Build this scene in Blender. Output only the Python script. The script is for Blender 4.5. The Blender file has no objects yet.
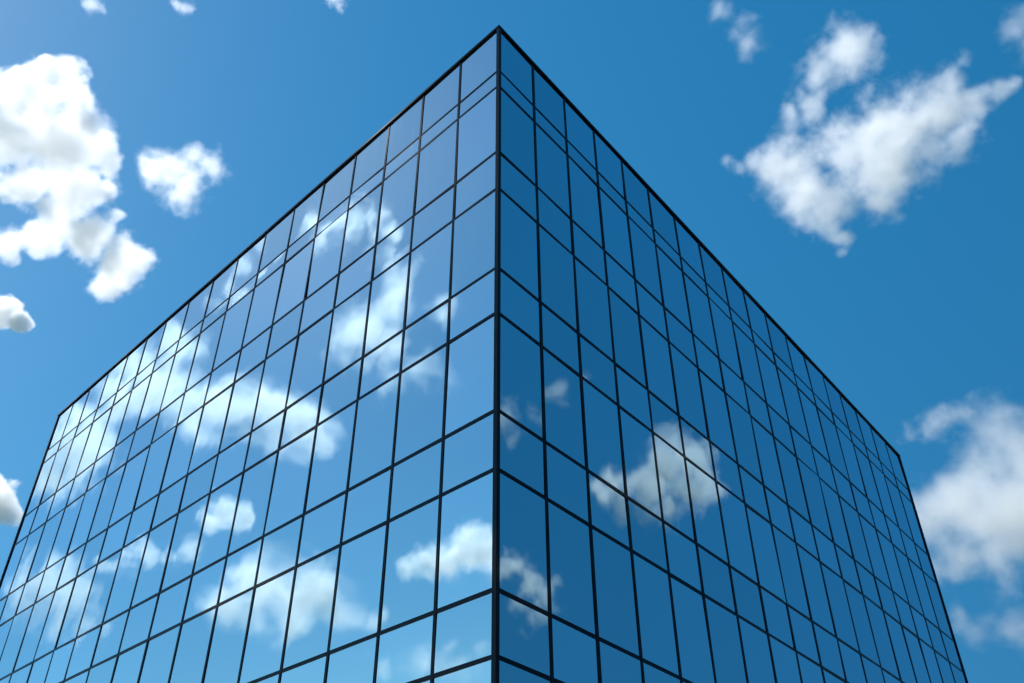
import bpy, bmesh, math, random
from mathutils import Vector, Matrix, noise as mnoise

R = math.radians
random.seed(7)
sc = bpy.context.scene
COL = sc.collection

# ------------------------------------------------------------------ helpers
def link(o, parent=None):
    COL.objects.link(o)
    if parent is not None:
        o.parent = parent
    return o

def tag(o, label=None, cat=None, group=None, kind=None):
    for k, v in (('label', label), ('category', cat), ('group', group), ('kind', kind)):
        if v:
            o[k] = v
    return o

def mesh_obj(name, verts, faces, mat, parent=None, mats=None, smooth=False):
    me = bpy.data.meshes.new(name)
    me.from_pydata([tuple(v) for v in verts], [], faces)
    for m in (mat if isinstance(mat, (list, tuple)) else [mat]):
        me.materials.append(m)
    if mats:
        for p, i in zip(me.polygons, mats):
            p.material_index = i
    if smooth:
        for p in me.polygons:
            p.use_smooth = True
    me.update()
    return link(bpy.data.objects.new(name, me), parent)

class Boxes:
    """collects oriented boxes / quads for one mesh"""
    def __init__(self):
        self.v, self.f = [], []
    def prism(self, p):                      # 8 points: bottom ring 0-3, top ring 4-7 (counter-clockwise seen from above)
        b = len(self.v); self.v += [Vector(q) for q in p]
        self.f += [tuple(b + i for i in q) for q in
                   ((3, 2, 1, 0), (4, 5, 6, 7), (0, 1, 5, 4), (1, 2, 6, 5), (2, 3, 7, 6), (3, 0, 4, 7))]
    def build(self, name, mat, parent=None):
        o = mesh_obj(name, self.v, self.f, mat, parent)
        bm = bmesh.new(); bm.from_mesh(o.data)
        bmesh.ops.recalc_face_normals(bm, faces=bm.faces)
        bm.to_mesh(o.data); bm.free()
        return o

def nodes(mat):
    mat.use_nodes = True
    nt = mat.node_tree
    nt.nodes.clear()
    return nt, nt.nodes, nt.links

# ------------------------------------------------------------------ camera
F_PX, PITCH, ROLL, CX, CY = 916.26, R(37.396), R(0.9496), 484.14, 341.34
W, H = 1024, 683
EYE = 1.6
cam_pos = Vector((0, 0, EYE))
fwd = Vector((0, math.cos(PITCH), math.sin(PITCH)))
up0 = Vector((0, -math.sin(PITCH), math.cos(PITCH)))
rt0 = Vector((1, 0, 0))
rt = math.cos(ROLL) * rt0 + math.sin(ROLL) * up0
up = math.cos(ROLL) * up0 - math.sin(ROLL) * rt0
cd = bpy.data.cameras.new('camera')
cam = bpy.data.objects.new('camera', cd)
COL.objects.link(cam)
M = Matrix((rt, up, -fwd)).transposed().to_4x4()
M.translation = cam_pos
cam.matrix_world = M
cd.sensor_width = 36
cd.lens = F_PX * 36 / W
cd.shift_x = (W / 2 - CX) / W
cd.shift_y = -(H / 2 - CY) / W
cd.clip_start, cd.clip_end = 0.1, 60000
sc.camera = cam

# ------------------------------------------------------------------ daylight
SUN_AZ, SUN_EL = R(-67), R(53)            # azimuth from +Y (ahead) towards +X; negative = left
sun_dir = Vector((math.sin(SUN_AZ) * math.cos(SUN_EL), math.cos(SUN_AZ) * math.cos(SUN_EL), math.sin(SUN_EL)))
sl = bpy.data.lights.new('sun', 'SUN')
sl.energy, sl.angle, sl.color = 5.0, R(0.53), (1.0, 0.965, 0.92)
so = bpy.data.objects.new('sun', sl); COL.objects.link(so)
so.rotation_euler = sun_dir.to_track_quat('Z', 'Y').to_euler()
so.location = (-60, -20, 80)

w = bpy.data.worlds.new('World'); sc.world = w; w.use_nodes = True
nt = w.node_tree; nt.nodes.clear()
sky = nt.nodes.new('ShaderNodeTexSky'); sky.sky_type = 'NISHITA'
sky.sun_disc = False
sky.sun_elevation = SUN_EL
sky.sun_rotation = SUN_AZ                  # Blender's sky turns clockwise from +Y as well
sky.altitude, sky.air_density, sky.dust_density, sky.ozone_density = 0, 1.5, 0.16, 2.0
# the pale haze near the horizon lies low: the sky is looked up a little higher than straight
tcw = nt.nodes.new('ShaderNodeTexCoord'); lift = nt.nodes.new('ShaderNodeVectorMath'); lift.operation = 'DOT_PRODUCT'
lift.inputs[1].default_value = (0.30, 0.2, 1.0)
zz = nt.nodes.new('ShaderNodeMath'); zz.operation = 'ADD'; zz.inputs[1].default_value = 0.30
zc = nt.nodes.new('ShaderNodeMath'); zc.operation = 'MAXIMUM'; zc.inputs[1].default_value = 0.03
sep = nt.nodes.new('ShaderNodeSeparateXYZ'); cmb = nt.nodes.new('ShaderNodeCombineXYZ')
nrm = nt.nodes.new('ShaderNodeVectorMath'); nrm.operation = 'NORMALIZE'
nt.links.new(tcw.outputs['Generated'], lift.inputs[0]); nt.links.new(tcw.outputs['Generated'], sep.inputs[0])
nt.links.new(lift.outputs['Value'], zz.inputs[0]); nt.links.new(zz.outputs[0], zc.inputs[0])
nt.links.new(sep.outputs['X'], cmb.inputs['X']); nt.links.new(sep.outputs['Y'], cmb.inputs['Y']); nt.links.new(zc.outputs[0], cmb.inputs['Z'])
nt.links.new(cmb.outputs[0], nrm.inputs[0]); nt.links.new(nrm.outputs[0], sky.inputs[0])
hs = nt.nodes.new('ShaderNodeHueSaturation')
hs.inputs['Saturation'].default_value = 1.47
wb = nt.nodes.new('ShaderNodeVectorMath'); wb.operation = 'MULTIPLY'       # white balance of the clear blue
wb.inputs[1].default_value = (0.86, 0.805, 0.675)
bg = nt.nodes.new('ShaderNodeBackground'); bg.inputs['Strength'].default_value = 0.15
out = nt.nodes.new('ShaderNodeOutputWorld')
nt.links.new(sky.outputs[0], hs.inputs['Color'])
nt.links.new(hs.outputs[0], wb.inputs[0]); nt.links.new(wb.outputs[0], bg.inputs['Color']); nt.links.new(bg.outputs[0], out.inputs[0])

# ------------------------------------------------------------------ materials
def principled(name, col, rough=0.5, metal=0.0, noise_amt=0.0, scale=3.0, bump=0.0):
    m = bpy.data.materials.new(name); nt, N, L = nodes(m)
    o = N.new('ShaderNodeOutputMaterial'); b = N.new('ShaderNodeBsdfPrincipled')
    b.inputs['Base Color'].default_value = (*col, 1); b.inputs['Roughness'].default_value = rough
    b.inputs['Metallic'].default_value = metal
    b.inputs['Specular IOR Level'].default_value = 0.06
    L.new(b.outputs[0], o.inputs[0])
    if noise_amt:
        t = N.new('ShaderNodeTexCoord'); n = N.new('ShaderNodeTexNoise')
        n.inputs['Scale'].default_value = scale; n.inputs['Detail'].default_value = 5
        L.new(t.outputs['Object'], n.inputs['Vector'])
        r = N.new('ShaderNodeMapRange')
        r.inputs[3].default_value = 1 - noise_amt; r.inputs[4].default_value = 1 + noise_amt
        L.new(n.outputs[0], r.inputs[0])
        mx = N.new('ShaderNodeVectorMath'); mx.operation = 'SCALE'
        mx.inputs[0].default_value = col
        L.new(r.outputs[0], mx.inputs['Scale']); L.new(mx.outputs[0], b.inputs['Base Color'])
        if bump:
            bp = N.new('ShaderNodeBump'); bp.inputs['Strength'].default_value = bump
            L.new(n.outputs[0], bp.inputs['Height']); L.new(bp.outputs[0], b.inputs['Normal'])
    return m

m_metal = principled('anodised_dark_aluminium', (0.005, 0.010, 0.018), 0.08, 0.0, 0.25, 1.3)
m_coping = principled('dark_coping_metal', (0.003, 0.004, 0.007), 0.08, 0.0, 0.25, 0.8)
m_core = principled('dark_core_wall', (0.02, 0.022, 0.025), 0.9, 0, 0.2, 0.5)
m_roof = principled('roof_membrane', (0.16, 0.16, 0.16), 0.9, 0, 0.2, 0.7, 0.1)

def glass_material():
    """mirror-coated blue tinted facade glass with the faint waviness of toughened panes"""
    m = bpy.data.materials.new('blue_mirror_glass'); nt, N, L = nodes(m)
    o = N.new('ShaderNodeOutputMaterial'); b = N.new('ShaderNodeBsdfPrincipled')
    b.inputs['Metallic'].default_value = 1.0
    b.inputs['Roughness'].default_value = 0.025
    at = N.new('ShaderNodeAttribute'); at.attribute_name = 'pane_shade'     # each pane's own coating batch
    rmp = N.new('ShaderNodeMix'); rmp.data_type = 'RGBA'
    rmp.inputs[6].default_value = (0.47, 0.62, 0.685, 1)
    rmp.inputs[7].default_value = (0.59, 0.73, 0.80, 1)
    L.new(at.outputs['Fac'], rmp.inputs[0])
    # faint rain streak dirt
    tc = N.new('ShaderNodeTexCoord')
    mp = N.new('ShaderNodeMapping'); mp.inputs['Scale'].default_value = (2.2, 2.2, 0.12)
    n2 = N.new('ShaderNodeTexNoise'); n2.inputs['Scale'].default_value = 1.6; n2.inputs['Detail'].default_value = 4
    L.new(tc.outputs['Object'], mp.inputs[0]); L.new(mp.outputs[0], n2.inputs['Vector'])
    mr = N.new('ShaderNodeMapRange'); mr.inputs[1].default_value = 0.45; mr.inputs[2].default_value = 0.85
    mr.inputs[3].default_value = 0.02; mr.inputs[4].default_value = 0.045
    L.new(n2.outputs[0], mr.inputs[0]); L.new(mr.outputs[0], b.inputs['Roughness'])
    L.new(rmp.outputs[2], b.inputs['Base Color'])
    b.inputs['Specular Tint'].default_value = (0.80, 0.92, 1.0, 1)
    # roller-wave waviness
    n1 = N.new('ShaderNodeTexNoise'); n1.inputs['Scale'].default_value = 0.55; n1.inputs['Detail'].default_value = 1.5
    at2 = N.new('ShaderNodeAttribute'); at2.attribute_name = 'pane_offset'
    ad = N.new('ShaderNodeVectorMath'); ad.operation = 'ADD'
    L.new(tc.outputs['Object'], ad.inputs[0]); L.new(at2.outputs['Vector'], ad.inputs[1])
    L.new(ad.outputs[0], n1.inputs['Vector'])
    bp = N.new('ShaderNodeBump'); bp.inputs['Strength'].default_value = 1.0; bp.inputs['Distance'].default_value = 0.006
    L.new(n1.outputs[0], bp.inputs['Height']); L.new(bp.outputs[0], b.inputs['Normal'])
    L.new(b.outputs[0], o.inputs[0])
    return m
m_glass = glass_material()

# ------------------------------------------------------------------ the glass building
AL, AR = R(133.736), R(49.370)
C0 = Vector((0.238, 13.298, 0))
uL = Vector((math.cos(AL), math.sin(AL), 0)); uR = Vector((math.cos(AR), math.sin(AR), 0))
nL = Vector((-uL.y, uL.x, 0)); nR = Vector((uR.y, -uR.x, 0))          # outward normals of the two seen faces
bayL = [1.373, 1.436, 1.413, 1.478, 1.497, 1.480, 1.541, 1.576, 1.523, 1.545, 1.553, 1.404, 1.44, 1.54, 1.56, 1.45, 1.36]
bayR = [1.368, 1.34, 1.373, 1.374, 1.397, 1.483, 1.482, 1.463, 1.465, 1.546, 1.57, 1.515, 1.593, 1.552, 1.527, 1.468, 1.553, 1.622]
LV = [h + EYE for h in (19.97, 18.238, 17.652, 15.389, 14.232, 11.995, 10.862, 8.689, 7.531, 5.455, 4.438)] + [3.95, 2.90, 0.20]
def cum(a):
    r = [0.0]
    for x in a: r.append(r[-1] + x)
    return r
SL, SR = cum(bayL), cum(bayR)
lenL, lenR = SL[-1], SR[-1]

root = bpy.data.objects.new('glass_building', None); COL.objects.link(root)
root.location = C0
tag(root, 'tall square-cornered office building clad in blue mirror glass with a dark mullion grid', 'building')

def pix(P):
    d = Vector(P) - cam_pos
    z = d.dot(fwd)
    if z < 0.1: return None
    return CX + F_PX * d.dot(rt) / z, CY - F_PX * d.dot(up) / z

class Face:
    def __init__(s, origin, u, n, S):
        s.o, s.u, s.n, s.S = origin, u, n, S
    def p(s, a, z, d=0.0):                   # local to the root (root at C0)
        q = s.o + s.u * a + s.n * d
        return Vector((q.x, q.y, z))
    def box(s, B, a0, a1, z0, z1, d0, d1):
        B.prism([s.p(a0, z0, d1), s.p(a1, z0, d1), s.p(a1, z0, d0), s.p(a0, z0, d0),
                 s.p(a0, z1, d1), s.p(a1, z1, d1), s.p(a1, z1, d0), s.p(a0, z1, d0)])

Z0 = Vector((0, 0, 0))
FL, FR = Face(Z0, uL, nL, SL), Face(Z0, uR, nR, SR)
FBL = Face(uR * lenR, uL, -nL, SL)           # the two faces turned away
FBR = Face(uL * lenL, uR, -nR, SR)

# panes: slightly tilted, faintly bowed glass sheets, inset behind the mullions
def pane_geo(face, a0, a1, z0, z1, rng, nx=4, nz=5):
    g = 0.02
    a0, a1, z0, z1 = a0 + g, a1 - g, z0 + g, z1 - g
    ta, tz = rng.gauss(0, 0.0036), rng.gauss(0, 0.0036)
    bow = rng.gauss(0.0004, 0.0008)
    vs, fs = [], []
    for j in range(nz + 1):
        for i in range(nx + 1):
            x, y = i / nx, j / nz
            a, z = a0 + (a1 - a0) * x, z0 + (z1 - z0) * y
            d = ta * (x - .5) * (a1 - a0) + tz * (y - .5) * (z1 - z0) - bow * (4 * (x - .5) ** 2 + 4 * (y - .5) ** 2 - 1)
            vs.append(face.p(a, z, d))
    for j in range(nz):
        for i in range(nx):
            k = j * (nx + 1) + i
            fs.append((k, k + 1, k + nx + 2, k + nx + 1))
    # edge thickness: rim going back 24 mm, and a back sheet
    ring = [i for i in range(nx + 1)] + [j * (nx + 1) + nx for j in range(1, nz + 1)] + \
           [nz * (nx + 1) + i for i in range(nx - 1, -1, -1)] + [j * (nx + 1) for j in range(nz - 1, 0, -1)]
    b = len(vs)
    m = len(ring)
    for k in ring:
        vs.append(vs[k].copy())
    for k in ring:
        vs.append(vs[k] - face.n * 0.024)
    for i in range(m):
        fs.append((b + i, b + m + i, b + m + (i + 1) % m, b + (i + 1) % m))
    fs.append(tuple(b + m + i for i in range(m - 1, -1, -1)))
    return vs, fs, nx * nz

def pane_object(name, geos, parent, rng):
    V, Fc, sh, of, sm = [], [], [], [], []
    for vs, fs, nfront in geos:
        b = len(V); V += vs
        s = rng.random(); o = Vector((rng.uniform(-60, 60), rng.uniform(-60, 60), rng.uniform(-60, 60)))
        for i, f in enumerate(fs):
            Fc.append(tuple(b + k for k in f)); sm.append(i < nfront)
        sh += [s] * len(vs); of += [o] * len(vs)
    ob = mesh_obj(name, V, Fc, m_glass, parent)
    me = ob.data
    for p, s in zip(me.polygons, sm): p.use_smooth = s
    a = me.attributes.new('pane_shade', 'FLOAT', 'POINT'); a.data.foreach_set('value', sh)
    a = me.attributes.new('pane_offset', 'FLOAT_VECTOR', 'POINT')
    a.data.foreach_set('vector', [c for v in of for c in v])
    return ob

rng = random.Random(11)
cand = []
for face, flip in ((FL, True), (FR, False)):
    for i in range(len(face.S) - 1):
        for j in range(len(LV) - 1):
            a0, a1, z1, z0 = face.S[i], face.S[i + 1], LV[j], LV[j + 1]
            if i == 0: a0 += 0.03
            vs, fs, nf = pane_geo(face, a0, a1, z0, z1, rng)
            if flip: fs = [tuple(reversed(f)) for f in fs]
            q = [pix(face.p(a, z) + C0) for a, z in ((a0, z0), (a1, z0), (a1, z1), (a0, z1))]
            # clipped area by sampling
            area = 0.0
            for sx in range(4):
                for sy in range(4):
                    pp = pix(face.p(a0 + (a1 - a0) * (sx + .5) / 4, z0 + (z1 - z0) * (sy + .5) / 4) + C0)
                    if pp and 0 <= pp[0] < W and 0 <= pp[1] < H: area += 1 / 16
            s = sum(q[k][0] * q[(k + 1) % 4][1] - q[(k + 1) % 4][0] * q[k][1] for k in range(4))
            cand.append((abs(s) / 2 * area, (vs, fs, nf)))
cand.sort(key=lambda t: -t[0])
for _, g in cand[:100]:
    pane_object('glass_pane', [g], root, rng)
far = [g for _, g in cand[100:]]
tag(pane_object('distant_glass_panes', far, root, rng), kind='stuff')
back = []
for face, flip in ((FBL, False), (FBR, True)):
    for i in range(len(face.S) - 1):
        for j in range(len(LV) - 1):
            vs, fs, nf = pane_geo(face, face.S[i], face.S[i + 1], LV[j + 1], LV[j], rng, 1, 1)
            if flip: fs = [tuple(reversed(f)) for f in fs]
            back.append((vs, fs, nf))
tag(pane_object('rear_glass_panes', back, root, rng), kind='stuff')

# mullions and transoms
ZT, ZB = LV[0], LV[-1]
def vertical(face, a, wdt=0.066, out=0.014):
    B = Boxes(); face.box(B, a - wdt / 2, a + wdt / 2, ZB, ZT - 0.074, -0.03, out); return B
def horizontal(face, z, wdt=0.082, out=0.011):
    B = Boxes(); face.box(B, 0.052, face.S[-1] - 0.052, z - wdt / 2, z + wdt / 2, -0.03, out); return B
for face in (FL, FR):
    for a in face.S[1:-1]:
        vertical(face, a, 0.064 if face is FL else 0.072).build('mullion', m_metal, root)
    for k, z in enumerate(LV[1:-1]):
        horizontal(face, z, 0.052 if k == 0 else 0.070).build('transom', m_metal, root)
B = Boxes()
for face in (FBL, FBR):
    for a in face.S[1:-1]: face.box(B, a - .033, a + .033, ZB, ZT - .074, -.03, .014)
    for z in LV[1:-1]: face.box(B, 0.05, face.S[-1] - .05, z - .04, z + .04, -.03, .011)
tag(B.build('rear_mullion_grid', m_metal, root), kind='stuff')

# corner posts, coping, base, core and roof (plan = parallelogram)
corners = [Z0, uR * lenR, uR * lenR + uL * lenL, uL * lenL]
def inset(d):                                # offset the plan outwards by d
    res = []
    for c, (sa, sb) in zip(corners, ((-1, -1), (1, -1), (1, 1), (-1, 1))):
        k = d / abs(uL.dot(nR))
        res.append(c + uR * (sa * k) + uL * (sb * k))
    return res
def ringbox(B, d0, d1, z0, z1):
    a, b = inset(d0), inset(d1)
    for i in range(4):
        j = (i + 1) % 4
        B.prism([(*b[i].xy, z0), (*b[j].xy, z0), (*a[j].xy, z0), (*a[i].xy, z0),
                 (*b[i].xy, z1), (*b[j].xy, z1), (*a[j].xy, z1), (*a[i].xy, z1)])
for c, (sa, sb) in zip(corners, ((-1, -1), (1, -1), (1, 1), (-1, 1))):
    B = Boxes()
    e, g = 0.040, 0.05
    pts = [c + uR * (-sa * x) + uL * (-sb * y) for x, y in ((-e, -e), (g, -e), (g, g), (-e, g))]
    B.prism([(*p.xy, ZB) for p in pts] + [(*p.xy, ZT - 0.074) for p in pts])
    B.build('corner_post', m_metal, root)
B = Boxes(); ringbox(B, -0.35, 0.05, ZT - 0.072, ZT + 0.0); B.build('coping', m_coping, root)
B = Boxes(); ringbox(B, -0.3, 0.07, 0.0, ZB - 0.002); B.build('plinth', m_coping, root)
B = Boxes(); q = inset(-0.34); B.prism([(*p.xy, 0.0) for p in q] + [(*p.xy, ZT - 0.6) for p in q]); B.build('inner_wall', m_core, root)
B = Boxes(); q = inset(-0.33); B.prism([(*p.xy, ZT - 0.59) for p in q] + [(*p.xy, ZT - 0.5) for p in q]); B.build('roof', m_roof, root)

# ------------------------------------------------------------------ ground
m_ground = principled('dry_grass_ground', (0.07, 0.085, 0.04), 0.95, 0, 0.5, 0.02)
m_pave = principled('concrete_paving', (0.30, 0.29, 0.27), 0.85, 0, 0.18, 0.8, 0.05)
vs = [(30000 * math.cos(k * math.tau / 64), 30000 * math.sin(k * math.tau / 64), -0.004) for k in range(64)]
tag(mesh_obj('ground', vs, [tuple(range(64))], m_ground), 'flat grassy ground reaching the horizon', None, None, 'structure')
q = [c + C0 for c in inset(14)]
B = Boxes(); B.prism([(*p.xy, -0.12) for p in q] + [(*p.xy, 0.0) for p in q])
tag(B.build('pavement', m_pave), 'pale concrete paving round the glass building', None, None, 'structure')

# ------------------------------------------------------------------ clouds
def ray(x, y):
    a, b = x - CX, y - CY
    return (rt * (a / F_PX) - up * (b / F_PX) + fwd)          # depth 1 along the optical axis

def mirror(P, n):
    return P - 2 * (P - C0).dot(n) * n

def cloud_material(name, loc_blobs, rmean, sigma, amp, soft, nscale, detail, g, stretch, warp):
    """water vapour: soft lumps joined into one body, pushed about by turbulence and eaten away at the rim"""
    m = bpy.data.materials.new(name); nt, N, L = nodes(m)
    o = N.new('ShaderNodeOutputMaterial')
    tc = N.new('ShaderNodeTexCoord')
    mp = N.new('ShaderNodeMapping'); mp.inputs['Scale'].default_value = [k * nscale / rmean for k in stretch]
    mp.inputs['Location'].default_value = (random.uniform(-50, 50), random.uniform(-50, 50), random.uniform(-50, 50))
    L.new(tc.outputs['Object'], mp.inputs[0])
    wn = N.new('ShaderNodeTexNoise'); wn.inputs['Scale'].default_value = 0.75; wn.inputs['Detail'].default_value = 2.0
    L.new(mp.outputs[0], wn.inputs['Vector'])
    ws = N.new('ShaderNodeVectorMath'); ws.operation = 'MULTIPLY_ADD'
    ws.inputs[1].default_value = (warp * rmean,) * 3; ws.inputs[2].default_value = (-0.5 * warp * rmean,) * 3
    L.new(wn.outputs['Color'], ws.inputs[0])
    wp = N.new('ShaderNodeVectorMath'); wp.operation = 'ADD'
    L.new(tc.outputs['Object'], wp.inputs[0]); L.new(ws.outputs[0], wp.inputs[1])
    acc = None
    for c, r in loc_blobs:
        d = N.new('ShaderNodeVectorMath'); d.operation = 'DISTANCE'
        L.new(wp.outputs[0], d.inputs[0]); d.inputs[1].default_value = c
        q = N.new('ShaderNodeMath'); q.operation = 'MULTIPLY_ADD'
        L.new(d.outputs['Value'], q.inputs[0]); q.inputs[1].default_value = -1 / r; q.inputs[2].default_value = 1
        if acc is None:
            acc = q
        else:
            s = N.new('ShaderNodeMath'); s.operation = 'SMOOTH_MAX'
            L.new(acc.outputs[0], s.inputs[0]); L.new(q.outputs[0], s.inputs[1]); s.inputs[2].default_value = 0.30
            acc = s
    n = N.new('ShaderNodeTexNoise'); n.inputs['Scale'].default_value = 1.0; n.inputs['Detail'].default_value = detail
    n.inputs['Roughness'].default_value = 0.62
    L.new(mp.outputs[0], n.inputs['Vector'])
    e = N.new('ShaderNodeMapRange'); e.inputs[1].default_value = 0.30; e.inputs[2].default_value = 0.70; e.clamp = False
    e.inputs[3].default_value = 0; e.inputs[4].default_value = amp
    L.new(n.outputs[0], e.inputs[0])
    f = N.new('ShaderNodeMath'); f.operation = 'SUBTRACT'
    L.new(acc.outputs[0], f.inputs[0]); L.new(e.outputs[0], f.inputs[1])
    k = N.new('ShaderNodeMapRange'); k.interpolation_type = 'SMOOTHSTEP'
    k.inputs[1].default_value = 0.0; k.inputs[2].default_value = soft; k.inputs[3].default_value = 0; k.inputs[4].default_value = sigma
    L.new(f.outputs[0], k.inputs[0])
    v = N.new('ShaderNodeVolumeScatter')
    v.inputs['Color'].default_value = (1, 1, 1, 1); v.inputs['Anisotropy'].default_value = g
    L.new(k.outputs[0], v.inputs['Density']); L.new(v.outputs[0], o.inputs['Volume'])
    return m

def make_cloud(label, blobs, alt=900.0, face=None, tau=7.0, amp=0.55, soft=0.35, nscale=1.0, detail=6.0, g=0.5,
               sat=0, group=None, stretch=(1, 1, 1), thick=0.5, seed=0, warp=0.9, grow=1.15):
    """blobs: (x, y, r) where the cloud shows in the view; the cloud hangs at its own height and size"""
    rg = random.Random(seed + len(blobs) * 17)
    mx = sum(b[0] * b[2] for b in blobs) / sum(b[2] for b in blobs)
    my = sum(b[1] * b[2] for b in blobs) / sum(b[2] for b in blobs)
    d0 = ray(mx, my)
    depth = alt / d0.z
    mpp = depth / F_PX                                       # metres per pixel there
    W3 = []
    for x, y, r in blobs:
        r *= grow
        P = cam_pos + ray(x, y) * (depth + rg.uniform(-thick, thick) * r * mpp)
        W3.append((P, r * mpp))
    if sat:
        for P, r in list(W3):
            for _ in range(sat):
                v = Vector((rg.gauss(0, 1), rg.gauss(0, 1), rg.gauss(0, 1))).normalized()
                k = rg.uniform(0.30, 0.52)
                W3.append((P + v * r * rg.uniform(0.72, 0.92), r * k))
    if face is not None:
        W3 = [(mirror(P, face), r) for P, r in W3]
    cen = sum((P for P, r in W3), Vector()) / len(W3)
    loc = [(P - cen, r) for P, r in W3]
    size = max((p.length + r) for p, r in loc)
    rmean = sum(r for _, r in W3[:len(blobs)]) / len(blobs)
    bm = bmesh.new()
    for p, r in loc:
        bmesh.ops.create_icosphere(bm, subdivisions=2 if r < size * .3 else 3, radius=r * (0.93 if amp >= 0.6 else 1.05), matrix=Matrix.Translation(p))
    me = bpy.data.meshes.new('cloud'); bm.to_mesh(me); bm.free()
    tmp = bpy.data.objects.new('cloud_tmp', me); COL.objects.link(tmp)
    md = tmp.modifiers.new('r', 'REMESH'); md.mode = 'VOXEL'; md.voxel_size = size / 34
    dg = bpy.context.evaluated_depsgraph_get(); dg.update()
    me2 = bpy.data.meshes.new_from_object(tmp.evaluated_get(dg))
    me2.name = 'cloud'
    bpy.data.objects.remove(tmp); bpy.data.meshes.remove(me)
    me2.materials.clear()
    me2.materials.append(cloud_material('cloud_vapour', loc, rmean, tau / rmean, amp, soft, nscale, detail, g, stretch, warp))
    o = bpy.data.objects.new('cloud', me2); COL.objects.link(o)
    o.location = cen
    tag(o, label, 'cloud', group)
    return o

# cloud shapes
GS = 'clouds drifting in the blue sky'
GM = 'clouds mirrored in the glass facade'
make_cloud('large bright white puffy cloud with a shaded core beside the left roof edge',
    [(22, 78, 20), (46, 68, 16), (30, 100, 38), (62, 80, 26), (78, 98, 24), (88, 125, 24), (8, 135, 38), (55, 145, 42), (100, 150, 24), (112, 160, 16), (30, 182, 34), (78, 190, 36),
     (108, 190, 17), (116, 212, 12), (55, 222, 28), (36, 240, 22), (90, 238, 30), (120, 262, 30), (108, 287, 22), (140, 264, 22), (152, 266, 10), (4, 243, 20), (12, 258, 12), (-10, 110, 36), (-30, 160, 44)],
    group=GS, tau=2.5, amp=.64, soft=.42, detail=9, nscale=1.2, warp=.7, grow=1.36, seed=1)
make_cloud('small fluffy white cloud between the large left cloud and the roof edge',
    [(165, 175, 30), (190, 165, 27), (212, 165, 20), (185, 190, 25), (150, 172, 18)], group=GS, tau=1.7, amp=.74, soft=.65, detail=8, nscale=1.4, grow=1.4, seed=2)
make_cloud('small white cloud cut by the left frame edge under the large cloud',
    [(5, 312, 22), (20, 320, 16), (-12, 318, 22)], group=GS, tau=3, soft=.25, detail=8, seed=3)
make_cloud('low white cloud touching the far left building edge',
    [(2, 500, 26), (-18, 498, 30), (14, 512, 16)], group=GS, tau=3, soft=.25, detail=8, seed=4)
make_cloud('tiny white puff near the top above the small fluffy cloud',
    [(184, 7, 13), (176, 6, 9)], group=GS, tau=.7, amp=.7, soft=.9, grow=1.35, seed=6)
make_cloud('faintest tiny wisp at the top above the large left cloud',
    [(92, 6, 14), (102, 8, 9)], group=GS, tau=.7, amp=.7, soft=.9, grow=1.35, seed=7)
make_cloud('tiny white wisp at the top between the roof peak and the left puffs',
    [(336, 0, 15), (340, 9, 8)], group=GS, tau=.7, amp=.7, soft=.9, grow=1.35, seed=8)
make_cloud('large ragged white cloud with torn wisps right of the roof peak',
    [(738, 168, 15), (755, 160, 18), (785, 165, 34), (815, 182, 38), (828, 212, 28), (834, 238, 14), (836, 252, 8), (858, 148, 44), (888, 165, 38), (903, 128, 40),
     (938, 112, 36), (958, 78, 15), (966, 58, 9), (975, 105, 24), (998, 92, 15), (1014, 79, 9), (962, 135, 24), (845, 52, 30), (864, 40, 22), (818, 80, 22),
     (800, 98, 18), (788, 118, 13), (884, 200, 22), (932, 158, 24), (812, 110, 20), (930, 178, 13), (908, 108, 22), (880, 128, 26), (795, 200, 20)],
    group=GS, tau=2.3, amp=.74, soft=.75, detail=8, nscale=1.2, grow=1.72, warp=1.0, seed=9)
make_cloud('faint thin wisp high up left of the large ragged cloud',
    [(747, 40, 22), (748, 20, 16), (722, 10, 16), (745, 52, 16)], group=GS, tau=0.9, amp=.7, soft=1.0, grow=1.45, warp=1.2, seed=10)
make_cloud('faint wisp at the top right corner above the ragged cloud',
    [(1012, 35, 22), (1020, 15, 20), (1028, 45, 20)], group=GS, tau=0.9, amp=.7, soft=1.0, grow=1.45, warp=1.2, seed=11)
make_cloud('soft white cloud bank beside the right building edge',
    [(1000, 440, 40), (1030, 450, 50), (975, 480, 42), (945, 500, 40), (925, 510, 34), (985, 520, 48), (1030, 510, 60), (955, 545, 36),
     (940, 565, 24), (1005, 550, 40)], group=GS, tau=2.6, amp=.68, soft=.7, detail=8, nscale=1.2, grow=1.5, seed=12)
make_cloud('thin streak of cloud just above the cloud bank by the right building edge',
    [(920, 428, 16), (940, 420, 20), (960, 415, 18), (905, 432, 12)], group=GS, tau=1.3, amp=.7, soft=1.0, grow=1.45, warp=1.2, seed=13)
make_cloud('thin low cloud under the cloud bank by the right building edge',
    [(985, 628, 24), (1010, 622, 26), (960, 618, 20), (1030, 628, 26)], group=GS, tau=1.1, amp=.7, soft=1.0, grow=1.45, warp=1.2, seed=14)

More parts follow.
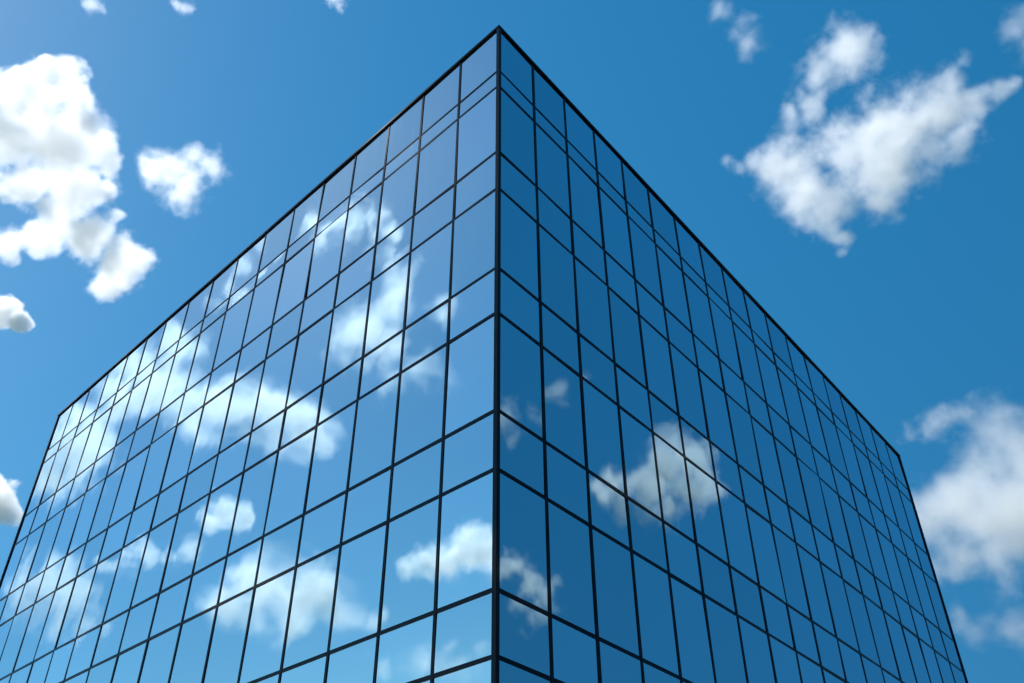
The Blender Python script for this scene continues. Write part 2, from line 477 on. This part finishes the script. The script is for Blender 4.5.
# clouds standing to the left and right of the building that the facade mirrors
ML = dict(face=nL, group=GM)
make_cloud('soft cloud mirrored high in the left facade near the corner',
    [(350, 225, 30), (372, 218, 26), (330, 235, 24), (395, 240, 20), (318, 250, 18)], tau=1.5, amp=0.81, soft=0.87, detail=8, nscale=1.25, grow=1.5, seed=21, **ML)
make_cloud('tall pale cloud mirrored in the middle of the left facade',
    [(398, 272, 28), (396, 305, 34), (368, 328, 34), (345, 350, 26), (388, 348, 36), (422, 376, 26), (398, 384, 26), (452, 308, 20)], tau=1.7, amp=0.81, soft=0.92, detail=8, nscale=1.25, grow=1.5, seed=22, **ML)
make_cloud('broad white cloud band mirrored across the left facade',
    [(312, 432, 28), (282, 418, 36), (248, 408, 36), (218, 402, 34), (188, 415, 34), (172, 385, 40), (180, 350, 30), (150, 385, 40), (125, 365, 30), (112, 405, 42), (88, 428, 44),
     (66, 452, 42), (48, 482, 34), (80, 475, 26), (326, 446, 20)], tau=2.6, amp=0.71, soft=0.77, detail=8, nscale=1.25, grow=1.5, seed=23, **ML)
make_cloud('small white cloud mirrored low in the left facade',
    [(222, 512, 20), (240, 515, 20), (208, 520, 14), (252, 520, 12)], tau=2.1, amp=0.66, soft=0.77, detail=8, nscale=1.25, grow=1.5, seed=24, **ML)
make_cloud('row of small puffs mirrored low in the left facade',
    [(130, 562, 16), (150, 556, 16), (185, 552, 18), (112, 566, 12), (168, 560, 12)], tau=1.7, amp=0.71, soft=0.87, detail=8, nscale=1.25, grow=1.5, seed=25, **ML)
make_cloud('pale cloud bank mirrored at the far end of the left facade',
    [(60, 580, 30), (35, 600, 32), (85, 600, 30), (20, 590, 24), (75, 625, 26), (45, 560, 20)], tau=2.2, amp=0.76, soft=0.87, detail=8, nscale=1.25, grow=1.5, seed=26, **ML)
make_cloud('crisp white cumulus mirrored at the foot of the corner',
    [(475, 552, 26), (450, 560, 24), (425, 566, 20), (404, 570, 15), (490, 545, 22), (505, 575, 22), (520, 590, 18)], tau=3, amp=0.66, soft=0.72, detail=8, nscale=1.25, grow=1.5, seed=27, **ML)
make_cloud('broad white cloud mirrored low in the left facade beside the cumulus',
    [(265, 575, 34), (300, 590, 36), (240, 600, 34), (330, 590, 28), (295, 620, 36), (350, 606, 26), (370, 615, 18), (215, 610, 26)],
    tau=2.1, amp=0.71, soft=0.82, detail=8, nscale=1.25, grow=1.5, seed=28, **ML)
make_cloud('faint haze cloud mirrored at the bottom of the left facade',
    [(480, 648, 22), (455, 665, 24), (420, 665, 26), (380, 672, 24), (440, 640, 18)], tau=0.9, amp=0.81, soft=0.97, detail=8, nscale=1.25, grow=1.5, seed=29, **ML)
make_cloud('faint pale cloud mirrored under the left roof edge halfway along',
    [(240, 262, 24), (226, 288, 22), (262, 238, 18), (212, 305, 16), (205, 330, 14)], tau=0.83, amp=0.76, soft=0.92, detail=8, nscale=1.25, grow=1.4, seed=30, **ML)
MR = dict(face=nR, group=GM)
make_cloud('white puffy cloud mirrored in the right facade',
    [(675, 445, 26), (660, 470, 30), (690, 470, 28), (645, 490, 26), (620, 488, 20), (605, 480, 15), (685, 495, 26), (705, 490, 18), (665, 510, 24)],
    face=nR, group=GM, tau=4, g=.3, amp=0.7, soft=0.8, detail=8, nscale=1.25, grow=1.5, seed=31)
make_cloud('faint cloud mirrored in the right facade near the corner',
    [(565, 395, 20), (540, 415, 18), (510, 420, 22), (515, 440, 16)], face=nR, group=GM, tau=1.8, g=.1, amp=0.86, soft=1.1, detail=8, nscale=1.25, grow=1.5, seed=32)
make_cloud('ragged cloud trail mirrored low in the right facade near the corner',
    [(505, 570, 22), (525, 588, 24), (548, 600, 20), (530, 612, 18), (555, 585, 12)], face=nR, group=GM, tau=3, g=.1, amp=0.81, soft=0.87, detail=8, nscale=1.25, grow=1.5, seed=33)

# ------------------------------------------------------------------ render settings
sc.render.engine = 'CYCLES'
sc.cycles.use_denoising = True
sc.cycles.use_adaptive_sampling = True
sc.cycles.adaptive_threshold = 0.03
sc.cycles.max_bounces = 14
sc.cycles.volume_bounces = 8
sc.cycles.glossy_bounces = 4
sc.cycles.volume_step_rate = 0.2
sc.cycles.volume_max_steps = 256
sc.view_settings.view_transform = 'Standard'
sc.view_settings.look = 'None'
sc.view_settings.exposure = 0.27
sc.view_settings.gamma = 1.0
